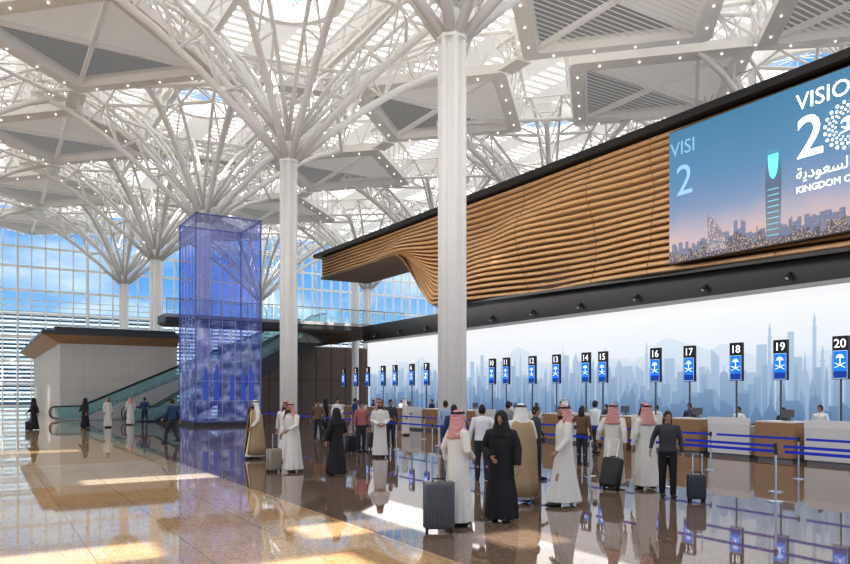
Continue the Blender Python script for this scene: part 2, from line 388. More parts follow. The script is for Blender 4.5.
for nm,x,lo,hi,base,w0,w1,col,sd,mt in(('mountain_layer',24.99,0,1.9,2.5,1,2,((.46,.60,.77),(.70,.78,.87)),3,True),
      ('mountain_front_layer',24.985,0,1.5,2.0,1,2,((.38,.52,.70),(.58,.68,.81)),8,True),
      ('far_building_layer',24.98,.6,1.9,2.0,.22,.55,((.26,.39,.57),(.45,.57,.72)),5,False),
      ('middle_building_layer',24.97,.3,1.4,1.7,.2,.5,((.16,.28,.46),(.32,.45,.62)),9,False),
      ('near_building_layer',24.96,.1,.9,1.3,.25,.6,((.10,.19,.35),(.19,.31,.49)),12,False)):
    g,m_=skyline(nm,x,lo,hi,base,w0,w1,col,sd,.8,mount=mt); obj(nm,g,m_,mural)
obj('trim_1',G().box(24.6,26,-12,48.7,5.75,7.0),BLACK,label='black recessed band above the backlit wall',cat='trim',kind='structure')
obj('trim_2',G().box(24.45,24.65,-12,48.7,5.72,5.84),mat('grey_edge',(.25,.26,.28),.4,noise=.05),label='thin grey edge profile under the black band',cat='trim',kind='structure')
sp0=empty('spotlight',(24.5,8,6.25),0,'small black adjustable spotlight on the dark band','light',group='spotlights over the check-in desks')
g=G(); g.tube([(0,0,0),(-.12,0,-.16)],[.07,.09],12); obj('lamp_housing',g,mat('spot_black',(.04,.04,.045),.3,noise=.1),sp0)
g=G(); g.tube([(-.12,0,-.16),(-.127,0,-.17)],.06,12); obj('lens',g,mat('spot_lens',(.4,.4,.4),.2,emis=.3,noise=.02),sp0)
g=G(); g.box(0,.1,-.03,.03,-.03,.08); obj('bracket',g,BLACK,sp0)
for k in range(1,12): copy_thing(sp0,(24.5,8+k*3.5,6.25))

# timber ribbon
def ztf(Y): return 12.78+.42*max(0,min(1,(Y-13)/44))
def sm(t): t=max(0,min(1,t)); return t*t*(3-2*t)
def lob(Y): return 6.75+.65*max(0,min(1,(Y-12)/26))
def zb(Y):
    b=lob(Y); return b+(11.5-b)*sm((Y-37.4)/5.8)
def wave(Y,f):
    amp=.46*min(1,max(0,(Y-17)/10))*(1-sm((Y-44)/6)); q=min(1,(1-f)*3)
    z=6.8+7*f
    return q*(amp*math.sin(Y*.42+z*.8)+.16*amp*math.sin(Y*1.15-z*1.2))+.05*math.sin(Y*.35+z*2)*q
g=G(); NS=20; K0=13; YT=56.2
def slat_z(k,Y):
    upper=k>=K0; s=sm((Y-37.4)/5.8); lo=lob(Y); zt=ztf(Y)
    dzA=(zt-lo)/NS; zA=lo+dzA*(k+.5); dB=(zt-11.5)/(NS-K0)
    dzB=dB if upper else .03; zB=11.5+(dB*(k-K0+.5) if upper else .02*k/12)
    return zA*(1-s)+zB*s, dzA*(1-s)+dzB*s
for k in range(NS):
    f=(k+.5)/NS; upper=k>=K0; Ye=YT if upper else 44.8
    path=[]; Y=-12.
    while Y<Ye-1.4: path.append((24.0-wave(Y,f),Y,Y)); Y+=.4
    x0=24.0; rr=1.4
    for i in range(0,7):
        a=i/6*pi/2; path.append((x0+rr*(1-math.cos(a)),Ye-1.4+rr*math.sin(a),Ye))
    path.append((x0+rr+(3.5 if upper else .3),Ye,Ye))
    rs=[]
    for i,(x,y,Yp) in enumerate(path):
        a=path[max(i-1,0)]; b=path[min(i+1,len(path)-1)]; t=Vector((b[0]-a[0],b[1]-a[1])).normalized(); nrm=Vector((-t.y,t.x))
        z,dz=slat_z(k,Yp)
        P=lambda d,zz: (x-nrm.x*d,y-nrm.y*d,zz)
        rs.append([P(.06,z-dz*.40),P(0,z-dz*.28),P(.02,z+dz*.05),P(.10,z+dz*.26),P(.22,z+dz*.36),P(.5,z+dz*.38),P(.5,z-dz*.42)])
    g.rings(rs)
rib=empty('timber_ribbon',(0,0,0),0,'sweeping wall ribbon of wavy horizontal timber slats','wall cladding')
obj('slat_cladding',g,WOOD,rib)
SEAM=mat('brown_seam',(.16,.09,.045),.8,noise=.1)
for Ys in (15.2,20.8,24.3,29.2):
    g=G()
    for k in range(NS):
        z,dz=slat_z(k,Ys); x=24.0-wave(Ys,(k+.5)/NS); g.box(x-.006,x+.06,Ys-.012,Ys+.012,z-dz*.36,z+dz*.12)
    obj('panel_seam',g,SEAM,rib)
g=G(); rs=[]
Y=-12
while Y<=YT-1:
    x=24.6; rs.append([(x,Y,zb(Y)+.06),(x,Y,ztf(Y)),(x+.6,Y,ztf(Y)),(x+.6,Y,zb(Y)+.06)]); Y+=.5
g.rings(rs); obj('backing',g,mat('dark_wood_backing',(.05,.025,.012),.7,noise=.1),rib)
g=G(); rs=[]
Y=-12
while Y<=YT+.5: rs.append([(23.65,Y,ztf(Y)),(23.65,Y,ztf(Y)+.3),(27.5,Y,ztf(Y)+.3),(27.5,Y,ztf(Y))]); Y+=1
g.rings(rs); obj('top_cap',g,BLACK,rib)
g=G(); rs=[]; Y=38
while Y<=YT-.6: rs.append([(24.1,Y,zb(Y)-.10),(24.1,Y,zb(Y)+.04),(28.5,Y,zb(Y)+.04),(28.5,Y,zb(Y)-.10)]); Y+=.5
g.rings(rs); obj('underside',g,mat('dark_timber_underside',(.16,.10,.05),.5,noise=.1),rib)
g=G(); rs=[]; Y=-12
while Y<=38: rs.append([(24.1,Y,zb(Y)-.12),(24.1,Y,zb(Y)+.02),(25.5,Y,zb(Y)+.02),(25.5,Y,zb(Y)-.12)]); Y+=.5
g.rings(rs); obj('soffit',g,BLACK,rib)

# LED display
DY0,DY1,DZ0,DZ1=5.0,19.4,7.2,12.4
disp=empty('video_display',(23.5,DY1,DZ0),0,'large bright video display with white lettering over a dusk city view','display')
W=DY1-DY0; H=DZ1-DZ0
obj('display_housing',G().box(.02,.3,-W,0,-.03,H+.03),BLACK,disp)
g=G(); g.add([(0,0,0),(0,-W,0),(0,-W,H),(0,0,H)],[(0,1,2,3)])
obj('picture_panel',g,mat_emit_grad('display_dusk_sky',2,0,H,[(0,(.56,.30,.16)),(.16,(.34,.24,.28)),(.34,(.12,.20,.36)),(.6,(.03,.18,.36)),(1,(.01,.16,.31))],.95,noise=(.35,.35)),disp)
def city_mat(name,a,b_,c,d,s):
    m=D.materials.new(name); m.use_nodes=True; N=m.node_tree.nodes; L=m.node_tree.links; b=N['Principled BSDF']; tc=N.new('ShaderNodeTexCoord'); vo=N.new('ShaderNodeTexVoronoi'); vo.inputs['Scale'].default_value=s
    L.new(tc.outputs['Object'],vo.inputs['Vector']); r=ramp(N,[(0,a),(.25,b_),(.5,c),(1,d)]); L.new(vo.outputs['Distance'],r.inputs[0]); L.new(r.outputs[0],b.inputs['Emission Color']); b.inputs['Emission Strength'].default_value=.9; b.inputs['Base Color'].default_value=(0,0,0,1); return m
for nm,xo,h0,h1,pk,sd,mm in(('distant_city_silhouette',-.003,.40,.8,.4,4,city_mat('city_haze',(.36,.30,.32),(.22,.21,.30),(.15,.18,.29),(.14,.17,.28),16)),
                  ('city_silhouette',-.006,.12,.5,.4,6,city_mat('city_lights',(1,.72,.38),(.48,.31,.20),(.10,.10,.15),(.05,.07,.12),15))):
    rnd=random.Random(sd); g=G(); y=0
    while y>-W:
        w=rnd.uniform(.05,.2); h=rnd.uniform(h0,h1)+pk*math.exp(-((y+3.2)/1.6)**2)*rnd.random()
        g.add([(xo,y,0),(xo,max(y-w,-W),0),(xo,max(y-w,-W),h),(xo,y,h)],[(0,1,2,3)]); y-=w*.9
    obj(nm,g,mm,disp)
yc,h,w=-4.45,3.3,.60
g=G(); prof=[(.40,.15),(.46,h*.35),(.50,h*.62),(.47,h*.85),(.42,h)]
g.add([(-.012,yc+w*a,z) for a,z in prof]+[(-.012,yc-w*a,z) for a,z in reversed(prof)],[tuple(range(10))])
obj('tower_picture',g,mat_emit_grad('tower_dark_teal',2,.2,h,[(0,(.01,.03,.08)),(.5,(.012,.05,.12)),(.75,(.02,.10,.20)),(1,(.02,.24,.38))],.95),disp)
g=G(); pts=[(-.016,yc+w*.32*math.cos(q),h*.95-h*.26*abs(math.sin(q))**.8) for q in [pi*i/12 for i in range(13)]]
g.add(pts,[tuple(range(13))]); obj('tower_opening_picture',g,mat('tower_opening_glow',(.1,.6,.8),.5,emis=1.0,ecol=(.05,.48,.90),noise=.02),disp)
for zz in [i*.2+.3 for i in range(9)]:
    g=G(); g.add([(-.015,yc-w*.36,zz),(-.015,yc+w*.36,zz),(-.015,yc+w*.36,zz+.04),(-.015,yc-w*.36,zz+.04)],[(0,1,2,3)])
    obj('window_band_picture',g,mat('tower_window_band',(.1,.3,.4),.5,emis=.8,ecol=(.05,.16,.27),noise=.02),disp)
g=G(); n=12; L1=[(-.01,-1.75-.05*math.sin(pi*i/n),.15+1.45*i/n) for i in range(n+1)]; R1=[(-.01,-1.75-.85*math.cos(pi/2*i/n)**.8,.15+1.45*i/n) for i in range(n+1)]
g.add(L1+R1[::-1],[tuple(range(2*n+2))]); obj('curved_tower_picture',g,city_mat('curved_tower_light',(1,.82,.60),(.55,.42,.38),(.24,.22,.28),(.18,.18,.26),11),disp)
TXT=mat('display_white_text',(1,1,1),.5,emis=1.0,ecol=(.93,.95,1),noise=.01)
TXT2=mat('display_faint_text',(.2,.3,.4),.3,emis=.75,ecol=(.09,.26,.43),noise=.01)
def wtext(s,size,yo,zo,m_,name='lettering',bold=0,parent=disp,xo=-.03):
    me=bake(text_mesh(s,size,name,.003,bold=bold),WALLROT); return obj(name,me,m_,parent,loc=(xo,yo,zo))
def burst(yc,zc,R,m_):
    g=G()
    for ring,(rr,n,s) in enumerate(((.48,16,.04),(.60,20,.048),(.74,20,.06),(.90,20,.07))):
        for i in range(n):
            a=2*pi*(i+.5*(ring%2))/n; cy=yc+R*rr*math.cos(a); cz=zc+R*rr*math.sin(a); q=s*R
            g.add([(-.03,cy+q*math.cos(b),cz+q*math.sin(b)) for b in [pi/4*k for k in range(8)]],[tuple(range(8))])
    obj('radial_emblem',g,m_,disp)
    g=G()
    for s in(-1,1): g.tube([(-.03,yc+s*R*.30,zc-R*.28),(-.03,yc+s*R*.08,zc-R*.24),(-.03,yc-s*R*.24,zc-R*.04)],R*.03,4)
    g.tube([(-.03,yc,zc-R*.15),(-.03,yc,zc+R*.18)],R*.04,4)
    for k in range(6):
        a=pi*k/5; g.tube([(-.03,yc,zc+R*.15),(-.03,yc+R*.14*math.cos(a),zc+R*(.17+.14*math.sin(a))),(-.03,yc+R*.28*math.cos(a),zc+R*(.12+.12*math.sin(a)))],R*.03,4)
    obj('palm_and_swords_emblem',g,m_,disp)
ar='ﺔﻳدﻮﻌﺴﻟا ﺔﻴﺑﺮﻌﻟا ﺔﻜﻠﻤﻤﻟا'
yo=-5.28
wtext('VISION',.76,yo,4.34,TXT); wtext('2',1.95,yo,2.72,TXT,bold=.015); burst(yo-1.72,3.38,.82,TXT); wtext('30',1.95,yo-2.65,2.72,TXT,bold=.015)
wtext(ar,.52,yo,2.0,TXT); wtext('KINGDOM OF SAUDI ARABIA',.315,yo,1.55,TXT)
yo=-.08
wtext('VISI',.76,yo,4.2,TXT2); wtext('2',1.7,yo-.25,2.6,TXT2)

# ------------------------------------------------------------ check-in desks & signs
SIGNY=[(20,11.45),(19,13.3),(18,14.85),(17,16.7),(16,18.2),(15,20.85),(14,21.8),(13,23.6),(12,25.2),(11,27.1),(10,28.2),(8,32.2),(7,34.3),(6,35.9),(5,37.9),(4,39.4),(3,41.5),(2,43.2),(1,45.1)]
SIGNB=mat('sign_bright_blue',(.0,.14,.7),.4,emis=.7,ecol=(.01,.20,.80),noise=.02)
SIGND=mat('sign_navy',(.0,.02,.15),.4,emis=.5,ecol=(.0,.08,.46),noise=.02)
SIGNW=mat('sign_white',(1,1,1),.4,emis=.8,ecol=(.9,.95,1),noise=.01)
SIGNP=mat('sign_pale_border',(.5,.6,.75),.4,emis=.4,ecol=(.5,.65,.9),noise=.01)
POLE=mat('dark_grey_pole',(.12,.12,.13),.35,.4,noise=.05)
pole_m=G(); pole_m.cyl((0,0),.03,0.0,2.45,10); pole_m=pole_m.mesh('pole'); pole_m.materials.append(POLE)
head_m=G().box(-.05,.07,-.225,.225,2.42,3.68).mesh('black_casing'); head_m.materials.append(BLACK)
pb_m=G().box(-.053,-.05,-.21,.21,2.44,3.26).mesh('pale_border'); pb_m.materials.append(SIGNP)
pan_m=G().box(-.057,-.05,-.195,.195,2.66,3.24).mesh('blue_panel'); pan_m.materials.append(SIGNB)
low_m=G().box(-.057,-.05,-.195,.195,2.46,2.66).mesh('navy_field'); low_m.materials.append(SIGND)
g=G()
for s in(-1,1): g.tube([(-.061,s*.15,2.76),(-.061,-s*.15,2.90)],.010,4)
g.tube([(-.061,0,2.86),(-.061,0,3.06)],[.022,.014],4)
for k in range(7):
    a=pi*(k/6); g.add([(-.061,0,3.04),(-.061,.10*math.cos(a-.16),3.06+.10*math.sin(a-.16)),(-.061,.14*math.cos(a),3.03+.12*math.sin(a)),(-.061,.10*math.cos(a+.16),3.06+.10*math.sin(a+.16))],[(0,1,2,3)])
em2=g.mesh('palm_and_swords_emblem'); em2.materials.append(SIGNW)
for i,(n_,y) in enumerate(SIGNY):
    s=empty('counter_sign',(21.3,y,0),0,'black-cased blue check-in sign numbered %d on a thin pole'%n_,'sign',group='numbered check-in signs')
    obj('pole',pole_m,None,s); obj('black_casing',head_m,None,s); obj('pale_border',pb_m,None,s); obj('blue_panel',pan_m,None,s)
    obj('navy_field',low_m,None,s); obj('emblem',em2,None,s)
    me=bake(text_mesh(str(n_),.36,'number',.003,'CENTER',bold=.004),WALLROT); obj('number',me,SIGNW,s,loc=(-.06,0,3.345))
DESKW=mat('white_laminate',(.70,.69,.68),.3,noise=.03); GREYP=mat('grey_plinth',(.2,.2,.22),.4,noise=.1)
RUB=mat('black_rubber',(.03,.03,.03),.6,noise=.1)
desk=empty('timber_desk',(20,9.3,0),0,'check-in podium clad in brown timber with pale worktop','desk',group='timber check-in podiums')
obj('plinth',G().box(.06,.9,-.55,.55,0,.1),GREYP,desk)
obj('timber_front',G().box(0,.95,-.62,.62,.1,1.14),WOOD2,desk,bevel=.015)
obj('worktop',G().box(.1,1.0,-.64,.64,1.14,1.18),DESKW,desk,bevel=.01)
g=G(); g.box(.7,.74,-.2,.2,1.28,1.52); g.box(.74,.78,-.03,.03,1.18,1.35); g.box(.66,.84,-.1,.1,1.18,1.2); obj('monitor',g,mat('grey_monitor',(.12,.12,.13),.4,noise=.05),desk)
con=empty('baggage_console',(20.1,7.4,0),0,'white check-in console with baggage weighing belt','desk',group='white check-in consoles')
obj('plinth',G().box(.06,1.0,-.7,.7,0,.1),GREYP,con)
obj('white_body',G().box(0,1.0,-.75,.75,.1,1.02),DESKW,con,bevel=.02)
obj('end_screen',G().box(0,.06,-.75,.75,1.02,1.25),mat('frosted_pale_screen',(.8,.78,.78),.3,noise=.02),con)
obj('baggage_belt',G().box(.2,1.02,-.6,.6,1.02,1.05),RUB,con)
y=10.3; k=0
while y<46:
    if k%2==1: copy_thing(desk,(20,y+.7,0)); y+=1.5
    else: copy_thing(con,(20.1,y+.8,0)); y+=1.72
    k+=1

# ------------------------------------------------------------ queue barriers
post=None
def barrier_line(X,Ys,dx=0):
    global post
    for i,y in enumerate(Ys):
        if post is None:
            post=empty('queue_barrier_post',(X,y,0),0,'slim chrome queue post with a blue retractable belt','queue barrier',group='queue barrier posts')
            g=G(); g.cyl((0,0),.15,0,.015,20); g.cyl((0,0),.14,.015,.025,20,.05); obj('base',g,CHROME,post)
            obj('pole',G().cyl((0,0),.022,.02,.93,12),CHROME,post)
            obj('belt_head',G().cyl((0,0),.032,.88,1.0,12),mat('belt_head_black',(.03,.03,.05),.4,noise=.1),post)
            obj('belt',G().box(-.004,.004,.04,2.22,.915,.97),BLUE,post)
        else: copy_thing(post,(X,y,0),0)
barrier_line(12.65,[3.2+2.4*i for i in range(15)])
barrier_line(13.9,[4.0+2.4*i for i in range(3)])
barrier_line(16.4,[5+2.4*i for i in range(13)])

# ------------------------------------------------------------ left low building
bld=empty('service_pavilion',(5.1,60.3,0),0,'low pale stone pavilion with dark flat roof edge and timber soffit','building')
PW=8.5
obj('stone_wall',G().box(0,PW,0,31,0,5.7),STONE,bld)
g=G(); 
for i in range(1,6): g.box(-.01,PW,-.012,0,i*1.0-.015,i*1.0+.015)
for i in range(1,6): g.box(i*1.6-.012,i*1.6+.012,-.012,0,0,5.7)
obj('joint_line',g,mat('joint_grey',(.50,.47,.44),.7,noise=.05),bld)
g=G(); g.add([(-1.2,-1.0,6.3),(PW,-1.0,6.3),(PW,32,6.3),(-1.2,32,6.3),(0,0,5.7),(PW,0,5.7),(PW,31,5.7),(0,31,5.7)],[(0,1,5,4),(0,4,7,3),(4,5,6,7)])
obj('timber_soffit',g,WOOD,bld)
obj('roof_slab',G().box(-1.25,PW,-1.05,32,6.3,6.6).box(-.3,PW,.5,31,6.6,7.0),DARK,bld)

# ------------------------------------------------------------ mezzanine
SOFB=mat('soffit_brown',(.13,.09,.07),.5,noise=.1)
mz=empty('upper_walkway',(0,0,0),0,'dark-edged upper walkway with glass balustrade','balcony')
obj('deck',G().box(10.3,28.4,48.95,51.4,6.65,7.2),DARK,mz)
obj('soffit_panel',G().box(10.4,28.3,49.1,51.3,6.55,6.65),SOFB,mz)
obj('edge_strip',G().box(10.3,28.4,48.9,48.95,6.98,7.2),mat('pale_edge',(.4,.4,.42),.4,noise=.05),mz)
obj('glass_balustrade',G().box(10.4,28.4,49.0,49.03,7.2,8.2),GLASS,mz)
g=G(); g.tube([(10.4,49.0,8.23),(28.4,49.0,8.23)],.03,6); obj('handrail',g,CHROME,mz)
x=10.4
while x<28.4:
    obj('baluster',G().box(x-.02,x+.02,49.04,49.08,7.2,8.22),CHROME,mz); x+=1.8
ml=empty('upper_landing',(0,0,0),0,'dark upper landing joining the walkway and escalators','balcony')
obj('deck',G().box(23.3,28.4,51.42,66,6.65,7.2),DARK,ml)
obj('soffit_panel',G().box(23.4,28.3,51.5,66,6.55,6.65),SOFB,ml)
wb=obj('wall_back',G().box(18.6,33.8,66,66.4,0,6.5),mat('brown_grey_panel',(.19,.14,.11),.5,noise=.15,nscale=.8),label='dim brown-grey panelled wall under the walkway',cat='wall',kind='structure')
g=G()
for i in range(1,10): g.box(18.6+i*1.6-.02,18.6+i*1.6+.02,65.97,66,0,6.5)
g.box(18.6,33.8,65.97,66,3.2,3.24); obj('panel_joint',g,mat('panel_joint_dark',(.05,.04,.03),.6,noise=.1),wb)

def escalator(x0,y0,label,run=12.4,rise=7.2,bodymat=DARK):
    e=empty('escalator',(x0,y0,0),0,label,'escalator')
    fl=1.6
    g=G()
    vs=[]; P=[(-fl,.02),(0,.1),(run,rise),(run+.5,rise),(run+.5,rise-1.0),(run,rise-1.3),(2.3,0.02)]
    for yy in(0,1.5): vs+=[(x,yy,z) for x,z in P]
    n=len(P); fs=[tuple(range(n)),tuple(range(2*n-1,n-1,-1))]+[(i,i+n,(i+1)%n+n,(i+1)%n) for i in range(n)]
    g.add(vs,fs); obj('truss_cladding',g,bodymat,e)
    g=G(); ns=26
    for i in range(ns):
        x=run*i/ns; z=.1+(rise-.1)*i/ns; g.box(x,x+run/ns,.25,1.25,z-.1,z+rise/ns*.9)
    obj('steps',g,mat('step_metal',(.3,.31,.33),.4,.6,noise=.1),e)
    for yy in(.1,1.4):
        g=G(); lowp=[(-fl+.2,.1),(0,.12),(run,rise+.02),(run+.5,rise+.02)]
        up=[(-fl,.95),(0.1,1.0),(run-.1,rise+.95),(run+.5,rise+.98)]
        vs=[]
        for q in(0,.02): vs+=[(x,yy+q,z) for x,z in lowp]+[(x,yy+q,z) for x,z in reversed(up)]
        n=8; g.add(vs,[tuple(range(n)),tuple(range(2*n-1,n-1,-1))]+[(i,i+n,(i+1)%n+n,(i+1)%n) for i in range(n)])
        obj('glass_side',g,TEAL,e)
        g=G(); a=[(-fl+.25,yy,.12)]+[(-fl-.1-.25*math.sin(t),yy,.58-.42*math.cos(t)) for t in [pi*k/6 for k in range(1,6)]]+[(-fl,yy,1.0),(0.1,yy,1.03),(run-.1,yy,rise+.98),(run+.5,yy,rise+1.0)]
        g.tube(a,.04,8); obj('handrail',g,mat('handrail_black',(.02,.02,.02),.35,noise=.1),e)
    return e
escalator(10.3,52.2,'escalator with glass sides and dark cladding under the walkway')
escalator(6.2,57.2,'long gentle escalator with glass sides against pale stone pavilion',run=16.4,bodymat=mat('pale_escalator_cladding',(.45,.46,.46),.4,noise=.05))

# LED tower
tw=empty('video_tower',(10.96,43.8,0),0,'tall translucent blue glass video tower with faint pictures','display tower')
def tower_mat(name,stops,em,fac,scale,tint):
    m=D.materials.new(name); m.use_nodes=True; N=m.node_tree.nodes; L=m.node_tree.links; b=N['Principled BSDF']; tc=N.new('ShaderNodeTexCoord'); mp=N.new('ShaderNodeMapping'); mp.inputs['Scale'].default_value=scale
    nz=N.new('ShaderNodeTexNoise'); nz.inputs['Scale'].default_value=1.0; nz.inputs['Detail'].default_value=5; L.new(tc.outputs['Object'],mp.inputs[0]); L.new(mp.outputs[0],nz.inputs['Vector'])
    r=ramp(N,stops); L.new(nz.outputs['Fac'],r.inputs[0]); L.new(r.outputs[0],b.inputs['Emission Color']); b.inputs['Emission Strength'].default_value=em; b.inputs['Base Color'].default_value=(.08,.10,.22,1); b.inputs['Roughness'].default_value=.02; b.inputs['Specular IOR Level'].default_value=1.0
    t_=N.new('ShaderNodeBsdfTransparent'); t_.inputs[0].default_value=(*tint,1); mx=N.new('ShaderNodeMixShader'); mx.inputs[0].default_value=fac; L.new(t_.outputs[0],mx.inputs[1]); L.new(b.outputs[0],mx.inputs[2]); L.new(mx.outputs[0],N['Material Output'].inputs[0]); return m
LT=tower_mat('blue_mesh_glass',[(.35,(.06,.07,.32)),(.5,(.18,.19,.52)),(.66,(.50,.48,.80))],.6,.18,(.35,.35,.3),(.68,.72,.94))
PIC=tower_mat('tower_picture_glow',[(.38,(.02,.03,.14)),(.47,(.07,.10,.32)),(.53,(.20,.23,.52)),(.58,(.45,.46,.76)),(.66,(.8,.82,.95))],.7,.26,(1.2,1.2,1.6),(.74,.78,.95))
TZ=12.75
faces=[((0,0),(4,0)),((4,0),(4,4)),((4,4),(0,4)),((0,4),(0,0))]
for (a,b_) in faces:
    for z0_,z1_,mm,nm in((6.6,TZ,LT,'glass_panel'),(.3,6.4,PIC,'picture_panel')):
        g=G(); g.add([(a[0],a[1],z0_),(b_[0],b_[1],z0_),(b_[0],b_[1],z1_),(a[0],a[1],z1_)],[(0,1,2,3)]); obj(nm,g,mm,tw)
g=G()
for (x,y) in((0,0),(4,0),(4,4),(0,4)): g.box(x-.04,x+.04,y-.04,y+.04,0,TZ+.05)
for z in(.25,6.5,TZ):
    g.box(-.04,4.04,-.04,.04,z-.04,z+.04); g.box(-.04,4.04,3.96,4.04,z-.04,z+.04); g.box(-.04,.04,0,4,z-.04,z+.04); g.box(3.96,4.04,0,4,z-.04,z+.04)
obj('frame',g,mat('blue_steel_frame',(.16,.2,.45),.3,.3,noise=.05),tw)
g=G()
for z in (1.5,2.7,3.9,5.1,7.8,9.0,10.2,11.4): g.box(-.02,4.02,-.02,.02,z,z+.025); g.box(-.02,.02,0,4,z,z+.025)
for x in(.8,1.6,2.4,3.2): g.box(x-.015,x+.015,-.03,.01,.3,TZ); g.box(-.03,.01,x-.015,x+.015,.3,TZ)
obj('glazing_bar',g,mat('blue_bar',(.4,.45,.72),.4,noise=.05),tw)
for i,xx in enumerate((.6,1.25,2.2,2.9,3.4)):
    s=1+.15*math.sin(i*2.1); z_=1.4
    pts=[(xx-.16*s,z_+.1),(xx+.16*s,z_+.1),(xx+.13*s,z_+1.0*s),(xx+.17*s,z_+1.5*s),(xx+.07*s,z_+1.75*s),(xx+.08*s,z_+1.95*s),(xx,z_+2.1*s),(xx-.08*s,z_+1.95*s),(xx-.07*s,z_+1.75*s),(xx-.17*s,z_+1.5*s),(xx-.13*s,z_+1.0*s)]
    g=G(); g.add([(a,-.012,z) for a,z in pts],[tuple(range(len(pts)))])
    obj('figure_picture',g,mat('figure_glow',(.05,.08,.3),.3,emis=.35,ecol=(.03,.09,.55),noise=.1),tw)
obj('base_plinth',G().box(-.2,4.2,-.2,4.2,0,.2),DARK,tw)

# ------------------------------------------------------------ luggage
def suitcase(loc,rot,col,h,label,tilt=0,handle=.38,nm=''):
    M_=mat('shell_'+nm,col,.35,noise=.08); w=h*.62; d=h*.36
    s=empty('suitcase',loc,rot,label,'suitcase')
    g=G(); n=24; rs=[]
    def sq(a,b,z,k=.25): 
        out=[]
        for i in range(n):
            t=2*pi*i/n; c,s_=math.cos(t),math.sin(t); out.append((a*math.copysign(abs(c)**k,c),b*math.copysign(abs(s_)**k,s_),z))
        return out
    for t,k in((0,.86),(.03,.95),(.06,1),(.5,1),(.94,1),(.97,.95),(1,.86)): rs.append(sq(w/2*k,d/2*k,.06+t*(h-.06)))
    g.rings(rs); o=obj('shell',g,M_,s,smooth=True)
    g=G()
    for i in range(-3,4): g.box(i*w*.12-.012,i*w*.12+.012,-d/2-.006,d/2+.006,.12,h-.06)
    obj('rib',g,M_,s)
    g=G(); g.box(-w/2-.003,w/2+.003,-.008,.008,.08,h-.01); obj('zip_seam',g,BLACK,s)
    g=G(); hw=w*.26; g.tube([(-hw,-d*.35,h-.02),(-hw,-d*.35,h+handle),(hw,-d*.35,h+handle),(hw,-d*.35,h-.02)],.011,6); obj('telescopic_handle',g,CHROME,s)
    g=G(); g.tube([(-.09,0,h),(-.08,0,h+.04),(.08,0,h+.04),(.09,0,h)],.012,6); obj('carry_handle',g,BLACK,s)
    for sx in(-1,1):
        for sy in(-1,1):
            g=G(); cx,cy=sx*w*.38,sy*d*.34; g.tube([(cx-.015,cy,.03),(cx+.015,cy,.03)],.03,12); g.box(cx-.02,cx+.02,cy-.012,cy+.012,.03,.08); obj('wheel',g,BLACK,s)
    if tilt: 
        s.rotation_euler=(tilt,0,rot)
    return s

# ------------------------------------------------------------ people
SKIN=mat('skin',(.42,.24,.16),.5,noise=.05,nscale=12); SKIN2=mat('skin_tan',(.34,.19,.12),.5,noise=.05,nscale=12)
HAIR=mat('black_hair',(.015,.012,.01),.55,noise=.3,nscale=40)
EYE=mat('eye_dark',(.02,.015,.01),.2,noise=.05)
SHOE=mat('black_leather',(.02,.018,.016),.35,noise=.1)
def mat_check():
    m=D.materials.new('red_checked_headscarf'); m.use_nodes=True; N=m.node_tree.nodes; L=m.node_tree.links; b=N['Principled BSDF']
    tc=N.new('ShaderNodeTexCoord'); ck=N.new('ShaderNodeTexChecker'); ck.inputs['Scale'].default_value=38; ck.inputs['Color1'].default_value=(.42,.05,.05,1); ck.inputs['Color2'].default_value=(.72,.55,.52,1)
    L.new(tc.outputs['Object'],ck.inputs['Vector']); L.new(ck.outputs[0],b.inputs['Base Color']); b.inputs['Roughness'].default_value=.8; return m
CHECK=mat_check()
THOBE=mat('white_cotton_robe',(.70,.68,.64),.75,noise=.05,nscale=6); GHW=mat('white_headscarf',(.74,.72,.69),.8,noise=.04)
ABAYA=mat('black_robe',(.014,.013,.016),.7,noise=.2); BISHT=mat('tan_cloak',(.40,.29,.18),.7,noise=.06)
def ringe(cx,cy,z,a,b,n=20,fold=0,ph=0,k=9):
    out=[]
    for i in range(n):
        t=2*pi*i/n; f=1+fold*math.sin(k*t+ph)+fold*.6*math.sin((k-4)*t+ph*2)
        out.append((cx+a*f*math.cos(t),cy+b*f*math.sin(t),z))
    return out
ARMS={'down':((.26,-.02,1.15),(.28,.05,.89)),'front':((.27,-.01,1.16),(.09,.22,1.03)),'handle':((.28,-.07,1.18),(.34,.02,.97)),'phone':((.25,.02,1.15),(.10,.27,1.30)),
 'swingf':((.26,.06,1.16),(.24,.24,.96)),'swingb':((.26,-.12,1.17),(.29,-.16,.92)),'reach':((.26,.14,1.2),(.2,.42,1.08)),'pullb':((.28,-.15,1.18),(.32,-.3,.97)),'hip':((.34,-.08,1.18),(.2,.1,1.05))}
def head_fn(p):
    q=Vector(p); t=-p.z/.118
    if t>0: q.x*=1-.28*t*t; q.y*=1-.18*t*t if p.y<0 else 1-.05*t
    if p.y>0: q.y*=.93
    return q
